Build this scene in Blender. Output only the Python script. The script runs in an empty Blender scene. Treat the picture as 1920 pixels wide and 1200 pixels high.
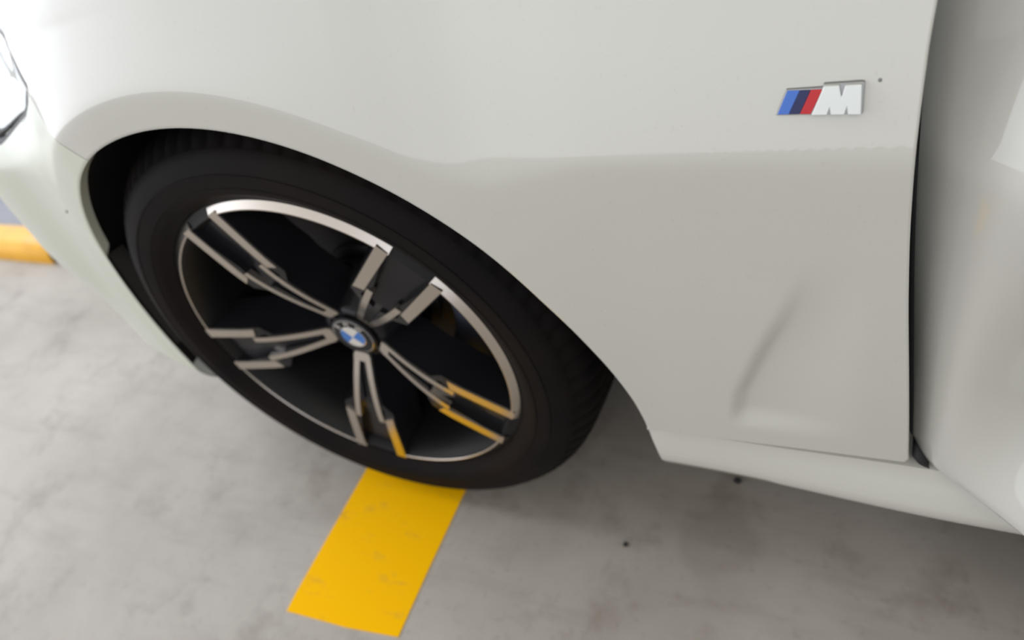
import bpy, bmesh, math, random
from mathutils import Vector, Matrix
random.seed(4)
PI = math.pi
SC = bpy.context.scene
COL = SC.collection

# ------------------------------------------------------------------ camera
cam = bpy.data.cameras.new('camera'); camo = bpy.data.objects.new('camera', cam); COL.objects.link(camo)
cam.sensor_fit = 'HORIZONTAL'; cam.sensor_width = 36.0; cam.lens = 36.0 * 1414.2 / 1920
cam.clip_start = 0.02; cam.clip_end = 200
camo.matrix_world = Matrix(((0.8984664, -0.0954183, 0.4285480, 0.5971302),
                            (0.3605637, 0.7172920, -0.5962264, -0.4606332),
                            (-0.2505032, 0.6902083, 0.6788672, 0.9525370),
                            (0, 0, 0, 1)))
cam.dof.use_dof = True; cam.dof.focus_distance = 0.56; cam.dof.aperture_fstop = 4.2
SC.camera = camo

# ------------------------------------------------------------------ world, lights, exposure
SC.view_settings.view_transform = 'Standard'; SC.view_settings.look = 'None'
SC.view_settings.gamma = 1.0; SC.view_settings.use_curve_mapping = False
SC.view_settings.exposure = 0.06
wd = bpy.data.worlds.new('world'); SC.world = wd; wd.use_nodes = True
nt = wd.node_tree; nt.nodes.clear()
wo = nt.nodes.new('ShaderNodeOutputWorld'); bg = nt.nodes.new('ShaderNodeBackground')
tc = nt.nodes.new('ShaderNodeTexCoord'); sp = nt.nodes.new('ShaderNodeSeparateXYZ')
nt.links.new(tc.outputs['Generated'], sp.inputs[0])
def wramp(src, stops):
    r = nt.nodes.new('ShaderNodeValToRGB'); e = r.color_ramp.elements
    e[0].position, e[0].color = stops[0][0], (*stops[0][1], 1); e[1].position, e[1].color = stops[-1][0], (*stops[-1][1], 1)
    for p_, c_ in stops[1:-1]: k = e.new(p_); k.color = (*c_, 1)
    nt.links.new(src, r.inputs[0]); return r
# daylight through the open sides near the horizon, dimmer concrete deck overhead
rz = wramp(sp.outputs['Z'], [(0.0, (0.80, 0.82, 0.86)), (0.10, (0.95, 0.98, 1.05)), (0.30, (0.91, 0.94, 1.02)), (0.42, (0.44, 0.43, 0.42)), (1.0, (0.40, 0.385, 0.36))])
mx = nt.nodes.new('ShaderNodeMapRange'); mx.inputs['From Min'].default_value = -1; mx.inputs['From Max'].default_value = 1
mx.inputs['To Min'].default_value = 2.25; mx.inputs['To Max'].default_value = 0.85
nt.links.new(sp.outputs['X'], mx.inputs['Value'])
nt.links.new(rz.outputs[0], bg.inputs[0]); nt.links.new(mx.outputs[0], bg.inputs[1])
nt.links.new(bg.outputs[0], wo.inputs[0])

def area(name, loc, target, sx, sy, power, color):
    l = bpy.data.lights.new(name, 'AREA'); l.shape = 'RECTANGLE'; l.size = sx; l.size_y = sy
    l.energy = power; l.color = color
    o = bpy.data.objects.new(name, l); COL.objects.link(o); o.location = loc
    o.rotation_euler = (Vector(target) - Vector(loc)).to_track_quat('-Z', 'Y').to_euler()
    return o
area('daylight_opening', (-4.2, 0.4, 3.3), (-0.6, 0.0, 0.2), 3.0, 2.0, 150, (0.88, 0.93, 1.0))
area('warm_overhead_area', (1.2, -1.7, 2.6), (0.2, 0, 0.3), 1.4, 0.5, 9, (1.0, 0.93, 0.84))  # weak warm area light above the near side, no fixture modelled

# ------------------------------------------------------------------ materials
def mat(name, color, rough=0.5, metal=0.0, coat=0.0, ior=1.5, spec=0.5, noise=None, trans=0.0, coat_rough=0.05):
    m = bpy.data.materials.new(name); m.use_nodes = True
    n = m.node_tree; b = n.nodes['Principled BSDF']
    b.inputs['Base Color'].default_value = (*color, 1); b.inputs['Roughness'].default_value = rough
    b.inputs['Metallic'].default_value = metal; b.inputs['Coat Weight'].default_value = coat
    b.inputs['Coat Roughness'].default_value = coat_rough; b.inputs['Coat IOR'].default_value = 1.62; b.inputs['IOR'].default_value = ior
    b.inputs['Specular IOR Level'].default_value = spec; b.inputs['Transmission Weight'].default_value = trans
    if noise:
        sc_, c2, lo, hi = noise
        t = n.nodes.new('ShaderNodeTexCoord'); x = n.nodes.new('ShaderNodeTexNoise'); x.inputs['Scale'].default_value = sc_
        x.inputs['Detail'].default_value = 6
        r = n.nodes.new('ShaderNodeValToRGB'); r.color_ramp.elements[0].position = lo; r.color_ramp.elements[1].position = hi
        r.color_ramp.elements[0].color = (*color, 1); r.color_ramp.elements[1].color = (*c2, 1)
        n.links.new(t.outputs['Object'], x.inputs['Vector']); n.links.new(x.outputs['Fac'], r.inputs[0])
        n.links.new(r.outputs[0], b.inputs['Base Color'])
    return m

PAINT = mat('white_car_paint', (0.545, 0.542, 0.49), 0.42, 0, 1.0, noise=(260, (0.50, 0.49, 0.45), 0.62, 0.80))
PAINTB = mat('bumper_white_paint', (0.60, 0.625, 0.53), 0.42, 0, 0.7, coat_rough=0.28)
PAINTD = mat('door_white_paint', (0.52, 0.515, 0.47), 0.42, 0, 1.0)
RUBBER = mat('tyre_rubber', (0.0062, 0.0052, 0.0054), 0.62, spec=0.09, noise=(9, (0.0115, 0.0078, 0.007), 0.40, 0.75))
BLACKP = mat('black_liner_plastic', (0.010, 0.009, 0.009), 0.75)
GLOSSB = mat('gloss_black_wheel_paint', (0.009, 0.009, 0.011), 0.22, 0, 0.0, spec=0.3)
ALU = mat('machined_wheel_metal', (0.62, 0.565, 0.505), 0.24, 1.0)
DARKM = mat('dark_brake_metal', (0.07, 0.065, 0.065), 0.5, 0.8)
CALI = mat('brake_caliper_paint', (0.05, 0.055, 0.075), 0.45)
CHROME = mat('chrome', (0.86, 0.87, 0.88), 0.12, 1.0)
BLUE = mat('light_blue_enamel', (0.055, 0.16, 0.56), 0.4, 0, 0.0)
NAVY = mat('navy_enamel', (0.010, 0.016, 0.085), 0.4, 0, 0.0)
RED = mat('red_enamel', (0.50, 0.012, 0.018), 0.4, 0, 0.0)
RBLUE = mat('cap_blue_enamel', (0.035, 0.16, 0.50), 0.35, 0, 0.3)
RWHITE = mat('cap_white_enamel', (0.62, 0.60, 0.55), 0.35, 0, 0.3)
SEAL = mat('black_rubber_seal', (0.012, 0.011, 0.014), 0.6)
CABIN = mat('dark_cabin_trim', (0.02, 0.02, 0.02), 0.8)
GLASS = mat('headlight_glass', (0.93, 0.95, 0.96), 0.03, trans=1.0, ior=1.3)
LAMPIN = mat('headlight_reflector', (0.42, 0.44, 0.46), 0.3, 0.5)
SCUFF = mat('grey_scuff', (0.20, 0.21, 0.20), 0.7)
STOPY = mat('yellow_stop_paint', (0.86, 0.44, 0.015), 0.4, noise=(14, (0.72, 0.34, 0.01), 0.45, 0.8))
STOPE = mat('dark_stop_end', (0.16, 0.13, 0.09), 0.6, 0.3)  # dull brown-grey tone for the stop's end face
PEB = mat('dark_grit', (0.02, 0.02, 0.02), 0.8)
BLUEG = mat('blue_grey_floor_paint', (0.20, 0.215, 0.26), 0.55, noise=(3, (0.25, 0.26, 0.30), 0.4, 0.7))

def floor_mat():
    m = bpy.data.materials.new('worn_concrete'); m.use_nodes = True
    n = m.node_tree; b = n.nodes['Principled BSDF']; L = n.links
    t = n.nodes.new('ShaderNodeTexCoord')
    def noise(scale, detail, stretch=None, rough=0.55):
        x = n.nodes.new('ShaderNodeTexNoise'); x.inputs['Scale'].default_value = scale; x.inputs['Detail'].default_value = detail
        x.inputs['Roughness'].default_value = rough
        if stretch:
            mp = n.nodes.new('ShaderNodeMapping'); mp.inputs['Scale'].default_value = stretch
            mp.inputs['Rotation'].default_value = (0, 0, 0.25)
            L.new(t.outputs['Object'], mp.inputs[0]); L.new(mp.outputs[0], x.inputs['Vector'])
        else: L.new(t.outputs['Object'], x.inputs['Vector'])
        return x
    def ramp(src, stops):
        r = n.nodes.new('ShaderNodeValToRGB'); el = r.color_ramp.elements
        el[0].position, el[0].color = stops[0][0], (*stops[0][1], 1)
        el[1].position, el[1].color = stops[-1][0], (*stops[-1][1], 1)
        for p_, c_ in stops[1:-1]: k = el.new(p_); k.color = (*c_, 1)
        L.new(src, r.inputs[0]); return r
    def mul(a, b_, f=1.0):
        x = n.nodes.new('ShaderNodeMix'); x.data_type = 'RGBA'; x.blend_type = 'MULTIPLY'; x.inputs[0].default_value = f
        L.new(a, x.inputs[6]); L.new(b_, x.inputs[7]); return x.outputs[2]
    base = ramp(noise(2.6, 5).outputs['Fac'], [(0.32, (0.29, 0.262, 0.225)), (0.50, (0.36, 0.328, 0.290)), (0.68, (0.42, 0.387, 0.350))])
    s1 = ramp(noise(7, 8, (1, 1, 1), 0.65).outputs['Fac'], [(0.32, (0.74, 0.72, 0.69)), (0.46, (1, 1, 1)), (0.8, (1.05, 1.05, 1.05))])
    s2 = ramp(noise(10, 6, (0.35, 1.6, 1), 0.6).outputs['Fac'], [(0.33, (0.86, 0.85, 0.84)), (0.50, (1, 1, 1))])
    s3 = ramp(noise(60, 5).outputs['Fac'], [(0.25, (0.80, 0.79, 0.78)), (0.42, (1, 1, 1))])
    c = mul(mul(mul(base.outputs[0], s1.outputs[0]), s2.outputs[0]), s3.outputs[0], 0.7)
    # one round, old drip stain
    vs = n.nodes.new('ShaderNodeVectorMath'); vs.operation = 'DISTANCE'; vs.inputs[1].default_value = (0.47, 0.055, 0.0)
    wob = n.nodes.new('ShaderNodeVectorMath'); wob.operation = 'ADD'
    nz = noise(14, 3); sc_ = n.nodes.new('ShaderNodeVectorMath'); sc_.operation = 'SCALE'; sc_.inputs['Scale'].default_value = 0.05
    L.new(nz.outputs['Color'], sc_.inputs[0]); L.new(t.outputs['Object'], wob.inputs[0]); L.new(sc_.outputs[0], wob.inputs[1])
    L.new(wob.outputs[0], vs.inputs[0])
    st = ramp(vs.outputs['Value'], [(0.0, (0.86, 0.85, 0.83)), (0.030, (0.84, 0.83, 0.80)), (0.052, (0.74, 0.72, 0.69)), (0.066, (1, 1, 1))])
    c = mul(c, st.outputs[0], 0.45)
    L.new(c, b.inputs['Base Color'])
    rr = n.nodes.new('ShaderNodeMapRange'); rr.inputs['To Min'].default_value = 0.42; rr.inputs['To Max'].default_value = 0.62
    L.new(noise(5, 4).outputs['Fac'], rr.inputs['Value']); L.new(rr.outputs[0], b.inputs['Roughness'])
    bp = n.nodes.new('ShaderNodeBump'); bp.inputs['Strength'].default_value = 0.12; bp.inputs['Distance'].default_value = 0.002
    L.new(noise(45, 6).outputs['Fac'], bp.inputs['Height']); L.new(bp.outputs[0], b.inputs['Normal'])
    return m
CONC = floor_mat()

def line_mat():
    m = mat('yellow_road_paint', (0.98, 0.52, 0.0), 0.7, spec=0.05)
    n = m.node_tree; b = n.nodes['Principled BSDF']; L = n.links
    t = n.nodes.new('ShaderNodeTexCoord'); x = n.nodes.new('ShaderNodeTexNoise'); x.inputs['Scale'].default_value = 16; x.inputs['Detail'].default_value = 9
    x.inputs['Roughness'].default_value = 0.7
    mp = n.nodes.new('ShaderNodeMapping'); mp.inputs['Scale'].default_value = (0.6, 1.7, 1); mp.inputs['Rotation'].default_value = (0, 0, 0.3)
    L.new(t.outputs['Object'], mp.inputs[0]); L.new(mp.outputs[0], x.inputs['Vector'])
    r = n.nodes.new('ShaderNodeValToRGB'); el = r.color_ramp.elements
    el[0].position = 0.30; el[0].color = (0.70, 0.38, 0.03, 1); el[1].position = 0.43; el[1].color = (0.98, 0.52, 0.0, 1)
    L.new(x.outputs['Fac'], r.inputs[0]); L.new(r.outputs[0], b.inputs['Base Color'])
    return m
LINEM = line_mat()

# ------------------------------------------------------------------ helpers
def link(name, bm, mats, parent=None, smooth=True, angle=None):
    me = bpy.data.meshes.new(name); bm.normal_update(); bm.to_mesh(me); bm.free()
    for m in (mats if isinstance(mats, (list, tuple)) else [mats]): me.materials.append(m)
    if smooth:
        for f in me.polygons: f.use_smooth = True
    o = bpy.data.objects.new(name, me); COL.objects.link(o)
    if parent: o.parent = parent
    if angle is not None and smooth: me.set_sharp_from_angle(angle=math.radians(angle))
    return o
def empty(name, loc=(0, 0, 0), parent=None):
    o = bpy.data.objects.new(name, None); COL.objects.link(o); o.location = loc; o.empty_display_size = 0.1
    if parent: o.parent = parent
    return o
def tag(o, label, cat, group=None, kind=None):
    o['label'] = label; o['category'] = cat
    if group: o['group'] = group
    if kind: o['kind'] = kind
def interp(tab, x):
    if x <= tab[0][0]: return tab[0][1]
    if x >= tab[-1][0]: return tab[-1][1]
    for (a, b), (c, d) in zip(tab, tab[1:]):
        if x <= c: return b + (d - b) * (x - a) / (c - a)
def cr(tab, x):                                            # smooth (monotone hermite) table lookup
    n = len(tab)
    if x <= tab[0][0]: return tab[0][1]
    if x >= tab[-1][0]: return tab[-1][1]
    i = 0
    while tab[i + 1][0] < x: i += 1
    def sl(j):
        if j <= 0: return (tab[1][1] - tab[0][1]) / (tab[1][0] - tab[0][0])
        if j >= n - 1: return (tab[-1][1] - tab[-2][1]) / (tab[-1][0] - tab[-2][0])
        a = (tab[j][1] - tab[j - 1][1]) / (tab[j][0] - tab[j - 1][0]); b = (tab[j + 1][1] - tab[j][1]) / (tab[j + 1][0] - tab[j][0])
        return 0.0 if a * b <= 0 else 2 * a * b / (a + b)
    x0, y0 = tab[i]; x1, y1 = tab[i + 1]; h = x1 - x0; t = (x - x0) / h
    return (2*t**3-3*t*t+1)*y0 + (t**3-2*t*t+t)*h*sl(i) + (-2*t**3+3*t*t)*y1 + (t**3-t*t)*h*sl(i+1)
def sstep(a, b, x):
    t = min(1, max(0, (x - a) / (b - a))); return t * t * (3 - 2 * t)
def grid(bm, P, flip=False, mi=0, closed=False):
    V = [[bm.verts.new(p) for p in row] for row in P]
    nr = len(V); nc = len(V[0])
    for i in range(nr - 1 + (1 if closed else 0)):
        A, B = V[i], V[(i + 1) % nr]
        for j in range(nc - 1):
            q = [A[j], A[j + 1], B[j + 1], B[j]]
            if flip: q.reverse()
            f = bm.faces.new(q); f.material_index = mi
    return V
def box(bm, x0, x1, y0, y1, z0, z1, mi=0):
    v = [bm.verts.new(p) for p in ((x0,y0,z0),(x1,y0,z0),(x1,y1,z0),(x0,y1,z0),(x0,y0,z1),(x1,y0,z1),(x1,y1,z1),(x0,y1,z1))]
    for q in ((0,3,2,1),(4,5,6,7),(0,1,5,4),(1,2,6,5),(2,3,7,6),(3,0,4,7)):
        f = bm.faces.new([v[i] for i in q]); f.material_index = mi
def prism(bm, front, back, mi=0, cap_back=True):           # front/back: matching outlines (3-D)
    a = [bm.verts.new(p) for p in front]; b = [bm.verts.new(p) for p in back]; n = len(a)
    f = bm.faces.new(a); f.material_index = mi
    if cap_back: f = bm.faces.new(b[::-1]); f.material_index = mi
    for i in range(n):
        f = bm.faces.new((a[i], b[i], b[(i + 1) % n], a[(i + 1) % n])); f.material_index = mi

# ------------------------------------------------------------------ floor and markings
bm = bmesh.new(); box(bm, -5.2, 9, -6, 9, -0.2, 0)
fl = link('floor', bm, CONC, smooth=False); fl['kind'] = 'structure'

bm = bmesh.new()
ln = [(-0.1265, 1.2), (-0.1265, -0.20), (-0.1245, -0.229), (-0.02, -0.2245), (0.0615, -0.2150), (0.0600, -0.12), (0.0600, 1.2)]
prism(bm, [(x, y, 0.0012) for x, y in ln], [(x, y, -0.01) for x, y in ln])
o = link('parking_line', bm, LINEM, smooth=False)
tag(o, 'yellow painted parking line on the concrete, passing under the front tyre', 'parking line')

# ------------------------------------------------------------------ the car
car = empty('car', (0, 0, 0))
tag(car, 'white car with its front door ajar, parked on the yellow line', 'car')

ZC = 0.33
PLAN = [(2.6, 0.0), (1.2, -0.022), (0.62, -0.024), (0.45, -0.028), (0.30, -0.030), (0.0, -0.030), (-0.10, -0.030), (-0.20, -0.024), (-0.25, -0.016),
        (-0.30, -0.006), (-0.35, 0.006), (-0.40, 0.013), (-0.45, 0.021), (-0.50, 0.036), (-0.55, 0.060), (-0.60, 0.095),
        (-0.66, 0.150), (-0.72, 0.230), (-0.77, 0.33), (-0.81, 0.45), (-0.84, 0.60), (-0.86, 0.93)]
pts = [(a, b) for a, b in PLAN][::-1]
# arc-length style parameter a: equals x for x > -0.5, keeps growing along the plan curve beyond
PA = [(x, x, y) for x, y in PLAN if x >= -0.5]
lx, ly, la = PA[-1][1], PA[-1][2], PA[-1][0]
for x, y in PLAN:
    if x < -0.5:
        la -= math.hypot(x - lx, y - ly); lx, ly = x, y; PA.append((la, x, y))
PA = PA[::-1]
TX = [(a, x) for a, x, y in PA]; TY = [(a, y) for a, x, y in PA]
def plan(a):
    h = 0.004
    x, y = cr(TX, a), cr(TY, a)
    dx = cr(TX, a + h) - cr(TX, a - h); dy = cr(TY, a + h) - cr(TY, a - h)
    l = math.hypot(dx, dy) or 1
    return x, y, -dy / l, dx / l                            # inward normal
def smin(a, b, k):
    h = max(k - abs(a - b), 0) / k; return min(a, b) - h * h * k * 0.25
def inward(a, t):
    r = math.hypot(a, t - ZC)
    uc = r - 0.386
    us = t - 0.642
    if t < ZC: uc = r - 0.386 if a < 0 else -0.1
    if a > 0:                                               # shoulder line: round the arch flare, then level towards the door
        T = ZC + math.sqrt(0.386 ** 2 - a * a) if a < 0.18 else cr([(0.18, 0.6715), (0.215, 0.6535), (0.255, 0.6345), (0.30, 0.6240), (0.34, 0.6300), (0.40, 0.6400), (0.46, 0.642), (0.9, 0.642)], a)
        c_ = math.sqrt(max(0.386 ** 2 - min(a, 0.2) ** 2, 0)) / 0.386
        u = (t - T) * (c_ + (1 - c_) * sstep(0.18, 0.40, a))
    else: u = uc
    k = 0.005 + 0.004 * math.exp(-((a - 0.32) / 0.05) ** 2)
    s = 0.5 * (u + math.sqrt(u * u + k * k))                # soft positive part
    f = sstep(0.40, 0.60, t) if a < 0 else 1.0              # the shoulder line fades out towards the bumper
    if a < 0:
        w_ = sstep(-0.24, -0.32, a); f = f * (1 - w_) + w_ * (0.2 + 0.8 * sstep(0.585, 0.69, t))
    n = s * (0.30 + 0.20 * sstep(0.05, -0.22, a)) * f
    if a < -0.45: n *= 1 - 0.5 * sstep(-0.45, -0.62, a)
    # lower body tuck
    n += 0.05 * max(0, 0.642 - t) * (1 if a > 0 else 0) * sstep(0.25, 0.42, a)
    # pressed crease in the fender behind the wheel
    xc = interp([(0.33, 0.482), (0.37, 0.487), (0.40, 0.497), (0.44, 0.510), (0.485, 0.527), (0.53, 0.541), (0.56, 0.552)], t)
    d = 0.0085 * sstep(0.56, 0.42, t) * sstep(0.318, 0.345, t)
    w = sstep(xc - 0.003, xc + 0.016, a) * (1 - sstep(xc + 0.02, 0.60, a))
    n += d * w
    if a < -0.3: n -= 0.022 * sstep(-0.38, -0.52, a) * sstep(0.27, 0.45, t) * (1 - sstep(0.57, 0.70, t))
    if a < -0.1 and t < 0.235:                              # bumper bottom rolls under
        n += (0.235 - t) ** 2 * 14
    return n
def surf(a, t, off=0.0):
    x, y, nx, ny = plan(a)
    zc = interp([(-0.7, 0.70), (-0.3, 0.745), (0.1, 0.80), (0.7, 0.82)], a); rho = 0.16
    n = inward(a, min(t, zc)) + off; z = t
    if t > zc:
        ph = min((t - zc) / rho, 1.15)
        n += rho * (1 - math.cos(ph)) + 0.26 * rho * math.sin(ph) * 1.0
        z = zc + rho * math.sin(ph)
        ex = (t - zc) - 1.15 * rho
        if ex > 0: n += ex * math.sin(1.15) ; z += ex * math.cos(1.15) * 0.35
    return (x + nx * n, y + ny * n, z)

ARCH = [(-14, 0.402), (-8, 0.398), (0, 0.388), (7, 0.378), (17, 0.366), (27, 0.359), (38, 0.357), (50, 0.353), (62, 0.350), (80, 0.349), (100, 0.349),
        (120, 0.350), (140, 0.350), (160, 0.349), (175, 0.348), (190, 0.347), (207, 0.344)]
def arch(deg): 
    r = cr(ARCH, deg); return r * math.cos(math.radians(deg)), ZC + r * math.sin(math.radians(deg))

def resample(poly, n):
    L = [0]
    for a, b in zip(poly, poly[1:]): L.append(L[-1] + math.hypot(b[0] - a[0], b[1] - a[1]))
    out = []; i = 0
    for k in range(n):
        s = L[-1] * k / (n - 1)
        while i < len(poly) - 2 and L[i + 1] < s: i += 1
        f = (s - L[i]) / ((L[i + 1] - L[i]) or 1)
        out.append((poly[i][0] + (poly[i+1][0] - poly[i][0]) * f, poly[i][1] + (poly[i+1][1] - poly[i][1]) * f))
    return out

def edge_z(z):                                              # rear edge of the front fender
    return cr([(0.28, 0.642), (0.31, 0.639), (0.34, 0.6365), (0.415, 0.6295), (0.52, 0.6195), (0.595, 0.614), (0.66, 0.6115), (0.71, 0.612), (0.747, 0.6145), (0.9, 0.622), (1.4, 0.64)], z)

def sheet(name, degs, outer, nr, mats, lip=0.014, lipfade=None, corners=()):
    """panel between the wheel arch and an outer border, in body coordinates (a, t)"""
    n = len(degs); P = []
    for k in range(n):
        a0, t0 = arch(degs[k]); a1, t1 = outer[k]
        ca, sa = math.cos(math.radians(degs[k])), math.sin(math.radians(degs[k]))
        row = []
        lf = lip if lipfade is None else lip * lipfade(degs[k])
        for d, rr in ((lf, 0.003), (lf * 0.5, 0.0015), (0.003, 0.0003), (0.0012, 0.0)):
            q = surf(a0 + ca * 0.0 , t0, d); row.append((q[0] + ca * (rr * 0.5), q[1], q[2] + sa * (rr * 0.5)))
        for j in range(nr):
            s = (j / (nr - 1)) ** 1.35
            a = a0 + (a1 - a0) * s; t = t0 + (t1 - t0) * s
            off = 0.0012 * max(0, 1 - s * math.hypot(a1 - a0, t1 - t0) / 0.004) ** 2
            row.append(surf(a, t, off))
        # returned outer edge
        q = surf(a1, t1, 0.0); x, y, nx, ny = plan(a1)
        row.append((q[0] + nx * 0.006, q[1] + ny * 0.006, q[2])); row.append((q[0] + nx * 0.012, q[1] + ny * 0.012, q[2]))
        P.append(row)
    bm = bmesh.new(); grid(bm, P)
    return link(name, bm, mats, car)

TIP = (-0.249, 0.704)                                       # headlight's rear tip
SEAM_DEG = 117.5
def aimed(poly, n): return resample(poly, n)
# fender: from arch rear bottom round to the bumper seam
G = 0.0012
outerF = [(0.393, 0.2905), (0.5, 0.2912), (0.60, 0.2932), (0.6405, 0.2950)]
outerF += [(edge_z(z), z) for z in [0.31 + 0.02 * i for i in range(58)]]
ztop = outerF[-1][1]
outerF += [(0.5, ztop), (0.3, ztop), (0.1, ztop), (-0.1, ztop), (-0.3, ztop), (-0.5, ztop), (-0.62, ztop), (-0.74, 1.2), (-0.76, 1.0), (-0.74, 0.87), (-0.60, 0.835), (-0.45, 0.792), (-0.34, 0.742), TIP]
# angular matching: choose the arch angle of each border point so that rays never cross
def build_fender():
    n = 420
    border = resample(outerF, n)
    degs = []
    for k in range(n):
        a, t = border[k]; degs.append(math.degrees(math.atan2(t - ZC, a)))
    d0, d1 = degs[0], degs[-1]
    lo, hi = -6.2, SEAM_DEG
    m = [lo + (hi - lo) * (d - d0) / (d1 - d0) for d in degs]
    for i in range(1, n): m[i] = max(m[i], m[i-1] + 1e-4)
    sc_ = (hi - lo) / (m[-1] - m[0]); m = [lo + (x - m[0]) * sc_ for x in m]
    # blend with uniform spacing to keep the arch edge well sampled
    m = [0.7 * x + 0.3 * (lo + (hi - lo) * k / (n - 1)) for k, x in enumerate(m)]
    return sheet('front_fender', m, border, 190, PAINT)
fender = build_fender()

def build_bumper():
    lo, hi = SEAM_DEG + 0.15, 205.0
    outer = [(TIP[0] - 0.002, TIP[1] - 0.002), (-0.33, 0.658), (-0.42, 0.618), (-0.55, 0.60), (-0.80, 0.59), (-1.15, 0.58), (-1.45, 0.57), (-1.46, 0.40), (-1.45, 0.185),
             (-1.1, 0.183), (-0.8, 0.183), (-0.6, 0.183), (-0.45, 0.183), (-0.32, 0.184)]
    n = 260; border = resample(outer, n)
    degs = []
    for a, t in border:
        d = math.degrees(math.atan2(t - ZC, a)); degs.append(d if d > 0 else d + 360)
    m = []
    d0, d1 = degs[0], degs[-1]
    for k, d in enumerate(degs): m.append(0.55 * (lo + (hi - lo) * (d - d0) / (d1 - d0)) + 0.45 * (lo + (hi - lo) * k / (n - 1)))
    for i in range(1, n): m[i] = max(m[i], m[i-1] + 1e-4)
    return sheet('front_bumper', m, border, 120, PAINTB, lipfade=lambda d: 1 - 0.75 * sstep(154, 158, d))
bumper = build_bumper()

# scuff on the bumper beside the arch
bm = bmesh.new(); P = []
sc_pts = [(-0.2895, 0.5505), (-0.2925, 0.5455), (-0.2990, 0.5430), (-0.3050, 0.5420)]
sc_pts = [(a - 0.030, t - 0.002) for a, t in sc_pts]
for (a, t), w in zip(sc_pts, (0.0002, 0.0014, 0.0012, 0.0003)):
    P.append([surf(a, t + w, -0.0004), surf(a, t, -0.0008), surf(a, t - w, -0.0004)])
grid(bm, P); o = link('scuff_mark', bm, SCUFF, bumper); o['label'] = 'small grey scuff on the white paint'

bm = bmesh.new()
P = [[surf(0.5882 + r * math.cos(i * PI / 8), 0.6905 + r * math.sin(i * PI / 8), -0.0001 - (0.0004 if r < 0.0005 else 0)) for r in (0.0001, 0.0012)] for i in range(17)]
grid(bm, P, flip=True); o = link('paint_chip', bm, SCUFF, fender); o['label'] = 'tiny grey chip in the paint'
# headlight: fills the notch between fender and bumper
up = [TIP, (-0.34, 0.742), (-0.45, 0.792), (-0.60, 0.835), (-0.74, 0.87)]
lo_ = [TIP, (-0.33, 0.658), (-0.42, 0.618), (-0.55, 0.60), (-0.80, 0.59)]
U = resample(up, 60); D = resample(lo_, 60)
hl = empty('headlight', (0, 0, 0), car)
def lens_sheet(name, off, m, k0, inset=0.0, th=0.0):
    bm = bmesh.new(); P = []
    for k in range(k0, 60):
        row = []
        for j in range(21):
            s = inset + (1 - 2 * inset) * j / 20
            a = U[k][0] + (D[k][0] - U[k][0]) * s; t = U[k][1] + (D[k][1] - U[k][1]) * s
            row.append(surf(a, t, off - 0.0))
        P.append(row)
    grid(bm, P, flip=True)
    o = link(name, bm, m, hl)
    if th:
        s = o.modifiers.new('thick', 'SOLIDIFY'); s.thickness = th
    return o
lens_sheet('lamp_housing', 0.030, LAMPIN, 0)
lens_sheet('lamp_lens', 0.001, GLASS, 2, 0.06, 0.002)
bm = bmesh.new()                                             # black seal round the lamp
P = []
path = [(u, 1) for u in U[::-1]] + [(d, -1) for d in D[1:]]
for (a, t), sg in path:
    P.append([surf(a, t + 0.0040, -0.0002 if sg > 0 else 0.004), surf(a, t - 0.0040, 0.000), surf(a, t - 0.0045, 0.03)] if sg > 0 else
             [surf(a, t + 0.0055, 0.03), surf(a, t + 0.0050, 0.000), surf(a, t - 0.0035, 0.000)])
grid(bm, P); o = link('lamp_seal', bm, SEAL, hl); o['label'] = 'thin black seal round the headlight'
bm = bmesh.new()                                             # bright strip along the upper edge, inside
P = []
for k in range(4, 60):
    a, t = U[k]; P.append([surf(a - 0.004, t - 0.010, 0.012), surf(a - 0.004, t - 0.016, 0.007), surf(a - 0.004, t - 0.022, 0.012)])
grid(bm, P); o = link('light_strip', bm, CHROME, hl)
bm = bmesh.new(); P = []                                     # greenish white lower trim inside
for k in range(8, 60):
    a, t = D[k]; h = 0.4 * (U[k][1] - t)
    P.append([surf(a - 0.002, t + 0.006 + h * j / 6, 0.010 + 0.012 * (j / 6) ** 2) for j in range(7)])
grid(bm, P); link('lamp_trim', bm, PAINTB, hl)

# black wheel housing liner
bm = bmesh.new(); P = []
degs = [-13 + i * 2 for i in range(105)]
for d in degs:
    a, t = arch(d); ca, sa = math.cos(math.radians(d)), math.sin(math.radians(d))
    y0 = surf(a, t, 0)[1]
    row = []
    if d < -4: y0 += 0.05; a -= 0.006
    for (dy, dr) in ((0.004, 0.0015), (0.012, 0.003), (0.03, 0.010), (0.06, 0.016), (0.12, 0.02), (0.20, 0.022), (0.30, 0.022)):
        row.append((a + ca * dr, y0 + dy, t + sa * dr))
    yb = y0 + 0.30
    row[-1] = (row[-1][0], 0.29, row[-1][2])
    row.append((ca * 0.20, 0.30, ZC + sa * 0.20)); row.append((ca * 0.05, 0.30, ZC + sa * 0.05))
    P.append(row)
grid(bm, P, flip=True); link('wheel_housing_liner', bm, BLACKP, car)

# wind deflector flap under the front of the arch
bm = bmesh.new(); P = []
for i in range(19):
    d = 157 + i * 1.75; a, t = arch(d); ca, sa = math.cos(math.radians(d)), math.sin(math.radians(d))
    q = surf(a, t, 0)
    w = 0.003 + 0.010 * sstep(157, 163, d) * (1 - 0.6 * sstep(188, 200, d))
    P.append([(a - ca * w, q[1] + 0.030, t - sa * w), (a, q[1] + 0.010, t), (a + ca * 0.004, q[1] + 0.004, t + sa * 0.004)])
grid(bm, P); link('arch_edge_trim', bm, BLACKP, car)

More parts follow.
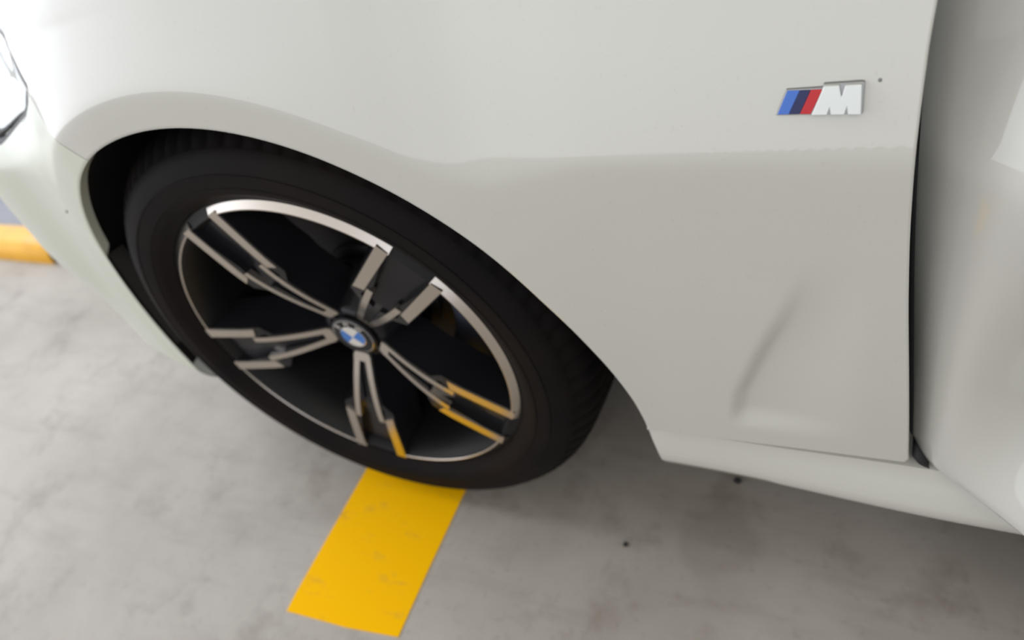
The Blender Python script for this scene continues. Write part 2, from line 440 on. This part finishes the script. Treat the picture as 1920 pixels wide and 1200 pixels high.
# underbody
bm = bmesh.new()
box(bm, 0.40, 3.4, 0.075, 1.75, 0.185, 0.30); box(bm, -0.78, -0.36, 0.40, 1.5, 0.19, 0.32); box(bm, -0.40, 0.42, 0.32, 1.52, 0.20, 0.60)
link('underbody', bm, CABIN, car, smooth=False)

# hood
bm = bmesh.new(); P = []
for i in range(41):
    a = 0.62 - i * (1.36 / 40)
    e_ = surf(a, ztop, 0.0)
    row = []
    for j in range(13):
        s = j / 12; row.append((e_[0] + 0.0, e_[1] + 0.003 + (0.93 - e_[1]) * s, e_[2] + 0.055 * math.sin(s * PI / 2)))
    P.append(row)
grid(bm, P, flip=True); link('hood', bm, PAINT, car)

# sill
bm = bmesh.new(); P = []
for i in range(121):
    x = 0.3875 + i * (2.15 / 120)
    z_u = 0.2890 + 0.0035 * sstep(0.5, 0.64, x); z_b = 0.2175
    fl_ = 0.010 * sstep(0.44, 0.70, x)
    row = []
    prof = [(0.110, 0.296), (0.022, 0.281), (0.010, z_u - 0.0060), (-0.003, z_u - 0.0085), (-0.006 + 0.002, 0.272), (-0.006 - fl_ * 0.2, 0.262), (-0.008 - fl_, 0.243), (-0.0085 - fl_, 0.230), (-0.004 - fl_, z_b + 0.001), (0.006, z_b - 0.003), (0.09, z_b - 0.01)]
    for (yy, zz) in prof:
        dx = (0.290 - zz) * 0.22 if i == 0 else ((0.290 - zz) * 0.22 * max(0, 1 - i / 4))
        row.append((x + dx, yy, zz))
    P.append(row)
grid(bm, P, flip=False)
f = bm.faces.new([v for v in list(bm.verts)[:11]][::-1])
link('side_sill', bm, PAINT, car, angle=50)

# dark door opening behind the door
bm = bmesh.new()
box(bm, 0.650, 0.72, 0.050, 0.30, 0.297, 1.0)
link('door_pillar', bm, SEAL, car, smooth=False)
bm = bmesh.new()
box(bm, 0.72, 2.1, 0.30, 0.36, 0.297, 1.0)
link('cabin_trim', bm, CABIN, car, smooth=False)

# open door -------------------------------------------------------------
PHI = math.radians(41)
DX, DY = math.cos(PHI), -math.sin(PHI); NX, NY = math.sin(PHI), math.cos(PHI)   # N points inward
def dsurf(w, z, off=0.0):
    n = off
    n += 0.40 * 0.5 * ((z - 0.622) + math.sqrt((z - 0.622) ** 2 + 0.006 ** 2))
    n += 0.03 * max(0, 0.642 - z)
    # lower flare, growing away from the hinge
    g = sstep(0.0, 0.075, w)
    n += 0.075 * g * (0.7 * min(1, max(0, (z - 0.285) / 0.125)) + 0.3 * sstep(0.285, 0.43, z)) * (1 - sstep(0.42, 0.63, z))
    if z < 0.297: n += 0.006 * ((0.297 - z) / 0.01) ** 2
    n -= 0.009
    if z > 0.86:
        n += 0.5 * (z - 0.86) ** 2
    w0 = dw0(z)
    if w < w0 + 0.035: n += 0.010 * ((w0 + 0.035 - w) / 0.035) ** 2
    return (0.659 + DX * w + NX * n, -0.006 + DY * w + NY * n, z)
def dlean(z): return 0.40 * 0.5 * ((z - 0.622) + math.sqrt((z - 0.622) ** 2 + 0.006 ** 2)) + 0.03 * max(0, 0.642 - z) - 0.009 + (0.5 * (z - 0.86) ** 2 if z > 0.86 else 0)
def dw0(z): return (edge_z(z) + 0.002 - 0.659 - NX * (dlean(z) + 0.010)) / DX
bm = bmesh.new(); P = []
zs = [0.287, 0.289, 0.293, 0.30] + [0.31 + 0.012 * i for i in range(59)]
for z in zs:
    w0 = dw0(z)
    row = [dsurf(w0, z, 0.03), dsurf(w0 - 0.001, z, 0.012)]
    for j in range(100):
        s = (j / 99) ** 1.6; row.append(dsurf(w0 + (1.08 - w0) * s, z))
    P.append(row)
bmP = P
grid(bm, P, flip=True)
# returned bottom edge and inner skin
w_s = [(j / 60) * 1.09 - 0.012 for j in range(61)]
grid(bm, [[dsurf(w, 0.287) for w in w_s], [dsurf(w, 0.286, 0.010) for w in w_s], [dsurf(w, 0.290, 0.05) for w in w_s], [dsurf(w, 0.60, 0.06) for w in w_s], [dsurf(w, 1.0, 0.04) for w in w_s]])
door = link('front_door', bm, PAINTD, car)
door['label'] = 'front door swung partly open'
bm = bmesh.new()
pz = [0.284, 0.30, 0.33, 0.40, 0.50, 0.60, 0.70, 0.85, 1.0]
P = []
for z in pz:
    w0 = dw0(z)
    q = dsurf(w0, z, 0.0)
    P.append([(q[0] - 0.0035, q[1] + 0.020, z), (q[0] - 0.0045, q[1] + 0.006, z), (q[0] - 0.001, q[1] - 0.001, z), (q[0] + 0.003, q[1] + 0.004, z)])
grid(bm, P, flip=True); o = link('door_seal', bm, SEAL, door); o['label'] = 'black rubber seal on the hinge edge'
# rubber boot at the foot of the gap
bm = bmesh.new()
fr = [(0.6425, 0.000, 0.300), (0.6475, -0.004, 0.300), (0.657, -0.003, 0.290), (0.6585, -0.002, 0.283), (0.650, 0.000, 0.286), (0.6435, 0.002, 0.294)]
prism(bm, fr, [(x, y + 0.03, z) for x, y, z in fr]); link('rubber_boot', bm, SEAL, door)

# side badge ------------------------------------------------------------
badge = empty('fender_badge', (0, 0, 0), car)
A0 = (0.5300, 0.6735)
def bpt(x, y, h):                                           # millimetres on the badge -> body, h above the paint
    a = A0[0] + x * 0.001; t = A0[1] + y * 0.001
    # flat plate lying on the leaning paint
    q0 = surf(A0[0], A0[1]); q1 = surf(A0[0], A0[1] + 0.018); sl = (q1[1] - q0[1]) / 0.018
    return (a, q0[1] + sl * y * 0.001 - h * 0.001, t)
def plate(name, poly, h, mats, hb=0.0, bev=0.35, label=None):
    bm = bmesh.new()
    cx = sum(p[0] for p in poly) / len(poly); cy = sum(p[1] for p in poly) / len(poly)
    fr = [bpt(x, y, h) for x, y in poly]; bk = [bpt(x, y, hb - 1.2) for x, y in poly]
    prism(bm, fr, bk)
    bmesh.ops.recalc_face_normals(bm, faces=bm.faces)
    o = link(name, bm, mats, badge, smooth=False)
    m = o.modifiers.new('bevel', 'BEVEL'); m.width = bev * 0.001; m.segments = 2; m.limit_method = 'ANGLE'
    if label: o['label'] = label
    return o
plate('badge_base', [(-0.6, -0.7), (5.2, 14.8), (26.4, 15.2), (27.0, 17.3), (47.6, 17.8), (49.8, 17.5), (50.2, -0.8)], 1.2, mat('shaded_chrome', (0.30, 0.30, 0.30), 0.3, 1.0))  # base chrome darkened to stand for shade beside the letter and in its notches
plate('badge_stripe', [(0.5, 0.1), (5.9, 14.1), (13.2, 14.1), (7.3, 0.1)], 2.1, BLUE, label='light blue slanted stripe')
plate('badge_stripe', [(7.3, 0.1), (13.2, 14.1), (19.7, 14.2), (13.9, 0.1)], 2.1, NAVY, label='navy slanted stripe')
plate('badge_stripe', [(13.9, 0.1), (19.7, 14.2), (26.4, 14.3), (20.4, 0.0)], 2.1, RED, label='red slanted stripe')
plate('badge_letter', [(20.8, -0.2), (27.2, 17.0), (36.0, 17.0), (37.6, 10.6), (39.2, 17.0), (47.2, 17.2), (48.6, 17.0), (49.4, -0.4),
                       (41.8, -0.2), (41.0, 3.6), (40.0, -0.2), (32.0, -0.2), (31.2, 3.6), (30.1, -0.2)], 3.4, mat('badge_satin_chrome', (0.66, 0.68, 0.65), 0.36, 0.7), bev=0.5, label='chrome capital letter')

# wheel -----------------------------------------------------------------
wheel = empty('front_wheel', (0, 0, ZC), car)
def lathe(bm, prof, n=192, mi=0, mod=None, flip=False):
    P = []
    for k in range(n):
        th = 2 * PI * k / n; row = []
        for i, (r, y) in enumerate(prof):
            rr, yy = (r, y) if mod is None else mod(i, k, r, y)
            row.append((rr * math.cos(th), yy, rr * math.sin(th)))
        P.append(row)
    grid(bm, P, closed=True, flip=flip, mi=mi)
tp = [(0.236, 0.030), (0.2385, 0.012), (0.2405, 0.006), (0.2435, 0.0035), (0.247, 0.001), (0.251, -0.003), (0.256, -0.0065), (0.262, -0.0085), (0.2622, -0.0092), (0.2642, -0.0094), (0.2645, -0.0088),
      (0.272, -0.0095), (0.280, -0.0095), (0.2802, -0.0102), (0.2820, -0.0100), (0.2822, -0.0090), (0.290, -0.0070), (0.298, -0.0030), (0.305, 0.0020), (0.3055, 0.0030), (0.311, 0.0080), (0.316, 0.0140),
      (0.320, 0.0200), (0.3235, 0.0280), (0.3262, 0.0380), (0.3275, 0.0500), (0.3280, 0.0560), (0.3215, 0.0575), (0.3215, 0.0665), (0.3285, 0.0680), (0.3295, 0.0850), (0.3298, 0.0980),
      (0.3225, 0.0995), (0.3225, 0.1095), (0.3300, 0.1110), (0.3298, 0.1400), (0.3225, 0.1415), (0.3225, 0.1515), (0.3290, 0.1530), (0.3280, 0.1850), (0.3240, 0.2050), (0.314, 0.222), (0.290, 0.236), (0.262, 0.236), (0.238, 0.225), (0.236, 0.21)]
def tmod(i, k, r, y):
    if 20 <= i <= 25 and k % 4 == 0: return r - 0.0035, y + 0.0025
    if 20 <= i <= 25 and k % 4 == 3: return r - 0.0010, y + 0.0005
    if i in (29, 30, 31, 34, 35) and (k + i) % 6 == 0: return r - 0.003, y
    return r, y
bm = bmesh.new(); lathe(bm, tp, 320, mod=tmod); ty = link('tyre', bm, RUBBER, wheel, angle=40)
# flat contact patch
for v in ty.data.vertices:
    if v.co.z < -0.3262: v.co.z = -0.3262 - (abs(v.co.z) - 0.3262) * 0.05
for v in ty.data.vertices: v.co.z = max(v.co.z, -0.3290) if v.co.z < 0 else v.co.z
tyz = min(v.co.z for v in ty.data.vertices)
for v in ty.data.vertices:
    if v.co.z < -0.31: v.co.z -= (ZC + tyz - 0.0013) * sstep(-0.31, tyz, v.co.z)

# rim barrel with bright ring arcs
PH = 2.0238; DE = math.radians(6.35)
def yface(r):
    return cr([(0.0, 0.034), (0.030, 0.034), (0.045, 0.030), (0.080, 0.018), (0.120, 0.0075), (0.150, 0.003), (0.20, 0.001), (0.240, 0.0)], r)
bm = bmesh.new()
lathe(bm, [(0.2425, 0.012), (0.2425, 0.009), (0.2410, 0.0078), (0.2382, 0.0075), (0.2275, 0.0030), (0.2245, 0.006), (0.2200, 0.016), (0.2150, 0.026), (0.2120, 0.045), (0.2080, 0.10), (0.2050, 0.17), (0.214, 0.215), (0.236, 0.23)], 240, flip=True)
for k in range(5):
    c0 = PH - k * 2 * PI / 5
    a1 = c0 - DE * 1.0; a0 = c0 - 2 * PI / 5 + DE * 1.0
    P = []; m = 60
    for i in range(m + 1):
        th = a0 + (a1 - a0) * i / m; c, s = math.cos(th), math.sin(th)
        P.append([(r * c, y, r * s) for r, y in ((0.2272, 0.0070), (0.2280, 0.0014), (0.2288, 0.0006), (0.2300, 0.0006), (0.2380, 0.0064), (0.2384, 0.0110))])
    V = grid(bm, P, mi=1)
rim = link('rim', bm, [mat('satin_black_barrel', (0.008, 0.0078, 0.008), 0.5, spec=0.25), ALU], wheel, angle=35); rim['label'] = 'black rim with a bright machined ring'

def spoke_mesh():
    bm = bmesh.new()
    def loc(r, s, y): return (r, y, s)
    # bright machined plates
    def plateq(pts, d=0.0): 
        fr = [loc(r, s, yface(r) + d) for r, s in pts]; bk = [loc(r, s, yface(r) + 0.008) for r, s in pts]
        prism(bm, fr, bk, mi=1, cap_back=False)
    def strip(r0, r1, o0, i0, o1, i1, n=6, sg=1, e0=0, e1=0):
        for i in range(n):
            u, v = i / n, (i + 1) / n
            def q(w, side):
                o_ = o0 + (o1 - o0) * w; ii = i0 + (i1 - i0) * w
                ss = o_ if side else ii
                shift = (e0 * (1 - w) + e1 * w) * (0 if side else 1)
                return (r0 + (r1 - r0) * w + shift, ss * sg)
            pts = [q(u, 0), q(v, 0), q(v, 1), q(u, 1)]
            plateq(pts)
    plateq([(0.0365, -0.0095), (0.0365, 0.0095), (0.042, 0.0125), (0.050, 0.0128), (0.050, -0.0128), (0.042, -0.0125)])
    for sg in (1, -1):
        strip(0.050, 0.1505, 0.0128, 0.0045, 0.0230, 0.0150, 8, sg)
        strip(0.138, 0.2300, 0.0375, 0.0245, 0.0412, 0.0265, 5, sg, e0=0.006)
    # dark body: front outline and a wider, deeper back outline
    F_ = [(0.030, 0.013), (0.045, 0.0150), (0.080, 0.0180), (0.115, 0.0225), (0.128, 0.0385), (0.160, 0.0400), (0.200, 0.0415), (0.2255, 0.0425)]
    B_ = [(0.030, 0.020), (0.050, 0.0300), (0.085, 0.0390), (0.115, 0.0440), (0.135, 0.0480), (0.160, 0.0480), (0.195, 0.0480), (0.226, 0.0480)]
    sec = []
    for (r, h), (rb, hb) in zip(F_, B_):
        y0 = yface(r)
        ch = 0.0062 if r < 0.16 else 0.013                  # channel depth in the middle
        inn = 0.004 if r < 0.128 else 0.0245
        if r < 0.05: inn = 0.003; ch = 0.004
        if r == 0.160: inn = 0.0175
        yb = y0 + 0.055
        sec.append([loc(rb, -hb, yb), loc(r + 0.001, -h - 0.0012, y0 + 0.009), loc(r, -h, y0 + 0.0015), loc(r, -inn - 0.0008, y0 + 0.0015), loc(r, -inn, y0 + ch), loc(r, inn, y0 + ch), loc(r, inn + 0.0008, y0 + 0.0015), loc(r, h, y0 + 0.0015), loc(r + 0.001, h + 0.0012, y0 + 0.009), loc(rb, hb, yb)])
    V = grid(bm, sec, mi=0)
    # ends and back
    bm.faces.new(V[0]); bm.faces.new(V[-1][::-1])
    for a, b in zip(V, V[1:]): bm.faces.new((a[0], a[-1], b[-1], b[0]))
    bmesh.ops.recalc_face_normals(bm, faces=bm.faces)
    return bm
sp0 = link('spoke', spoke_mesh(), [GLOSSB, ALU], wheel, angle=35)
sp0['label'] = 'dark twin spoke with bright machined edges'
for k in range(5):
    o = sp0 if k == 0 else sp0.copy()
    if k: COL.objects.link(o); o.parent = wheel
    o.rotation_euler = (0, -(PH - k * 2 * PI / 5), 0)

# centre cap with the maker's roundel
bm = bmesh.new()
def disc(r0, r1, y0, y1, mi, a0=0, a1=2 * PI, n=72, m=3):
    P = []
    for i in range(n + 1):
        th = a0 + (a1 - a0) * i / n
        P.append([((r0 + (r1 - r0) * j / m) * math.cos(th), y0 + (y1 - y0) * j / m, (r0 + (r1 - r0) * j / m) * math.sin(th)) for j in range(m + 1)])
    grid(bm, P, mi=mi)
disc(0.0290, 0.0325, 0.0290, 0.0305, 0); disc(0.0325, 0.0330, 0.0305, 0.060, 0)
disc(0.0282, 0.0290, 0.0288, 0.0290, 1)
disc(0.0183, 0.0282, 0.0284, 0.0288, 0); disc(0.0175, 0.0183, 0.0280, 0.0283, 1)
for q in range(4):
    a0 = math.radians(-47 + 90 * q)
    disc(0.0001, 0.0175, 0.0276, 0.0280, 2 if q % 2 == 0 else 3, a0, a0 + PI / 2, 24, 4)
base_me = None
for ch, ang in (('B', 133), ('M', 90), ('W', 47)):
    cu = bpy.data.curves.new('t', 'FONT'); cu.body = ch; cu.size = 0.0100; cu.align_x = 'CENTER'; cu.align_y = 'CENTER'; cu.extrude = 0.0003
    to = bpy.data.objects.new('t', cu); COL.objects.link(to)
    dg = bpy.context.evaluated_depsgraph_get(); dg.update()
    me = bpy.data.meshes.new_from_object(to.evaluated_get(dg))
    th = math.radians(ang)
    M = Matrix.Translation((0.0233 * math.cos(th), 0.0281, 0.0233 * math.sin(th))) @ Matrix.Rotation(-(th - PI / 2), 4, 'Y') @ Matrix.Rotation(PI / 2, 4, 'X')
    me.transform(M)
    nf = len(bm.faces); bm.from_mesh(me)
    bm.faces.ensure_lookup_table()
    for f in bm.faces[nf:]: f.material_index = 3
    bpy.data.objects.remove(to); bpy.data.curves.remove(cu); bpy.data.meshes.remove(me)
cap = link('centre_cap', bm, [GLOSSB, CHROME, RBLUE, RWHITE], wheel, angle=30)
cap['label'] = 'round cap with blue and white quarters in a black ring'
# hub behind the cap
bm = bmesh.new(); lathe(bm, [(0.0366, 0.0345), (0.044, 0.036), (0.047, 0.041), (0.056, 0.062), (0.072, 0.085), (0.078, 0.10), (0.02, 0.10)], 96, flip=True)
link('hub', bm, GLOSSB, wheel)
bm = bmesh.new(); lathe(bm, [(0.060, 0.108), (0.085, 0.110), (0.085, 0.120), (0.168, 0.122), (0.169, 0.150), (0.10, 0.152)], 128, flip=True)
link('brake_disc', bm, DARKM, wheel, angle=30)
bm = bmesh.new(); P = []
for i in range(25):
    th = math.radians(-32 + 64 * i / 24); c, s = math.cos(th), math.sin(th)
    P.append([(r * c, y, r * s) for r, y in ((0.108, 0.16), (0.112, 0.100), (0.120, 0.094), (0.175, 0.094), (0.184, 0.100), (0.187, 0.16))])
V = grid(bm, P, flip=True)
bm.faces.new(V[0]); bm.faces.new(V[-1][::-1])
link('brake_caliper', bm, CALI, wheel, angle=40)

# ------------------------------------------------------------------ yellow wheel stop beyond the bumper, floor beyond
bm = bmesh.new(); P = []
W = [(-0.052, 0.0), (-0.052, 0.012), (-0.049, 0.030), (-0.040, 0.045), (-0.024, 0.056), (0.0, 0.060), (0.024, 0.056), (0.040, 0.045), (0.049, 0.030), (0.052, 0.012), (0.052, 0.0)]
for i, x in enumerate([-3.2, -2.4, -1.8, -1.50, -1.375, -1.370, -1.366]):
    k = 1.0 if i < 5 else (0.975 if i == 5 else 0.94)
    P.append([(x, 0.452 + y * k, z * k) for y, z in W])
V = grid(bm, P, flip=True); f = bm.faces.new(V[-1][::-1]); f.material_index = 1
bm.faces.new(V[0])
bmesh.ops.recalc_face_normals(bm, faces=bm.faces)
o = link('wheel_stop', bm, [STOPY, STOPE], angle=40)
tag(o, 'yellow rounded wheel stop on the floor beyond the front bumper', 'wheel stop')
bm = bmesh.new(); box(bm, -4.6, -1.30, 0.535, 2.6, -0.05, 0.004)
o = link('trim_1', bm, BLUEG, smooth=False); o['kind'] = 'structure'

# grit
def grit(x, y, r, seed, label):
    random.seed(seed); bm = bmesh.new(); bmesh.ops.create_icosphere(bm, subdivisions=2, radius=r)
    for v in bm.verts: v.co *= 0.75 + 0.5 * random.random(); v.co.z *= 0.7
    mz = min(v.co.z for v in bm.verts)
    for v in bm.verts: v.co.z -= mz
    o = link('pebble', bm, PEB, smooth=False); o.location = (x, y, 0.0); tag(o, label, 'pebble', 'bits of dark grit on the floor')
grit(0.450, 0.120, 0.0048, 3, 'black speck of grit on the concrete just below the sill edge')
grit(0.324, -0.010, 0.0032, 5, 'tiny dark speck of grit on open concrete to the right of the yellow line')
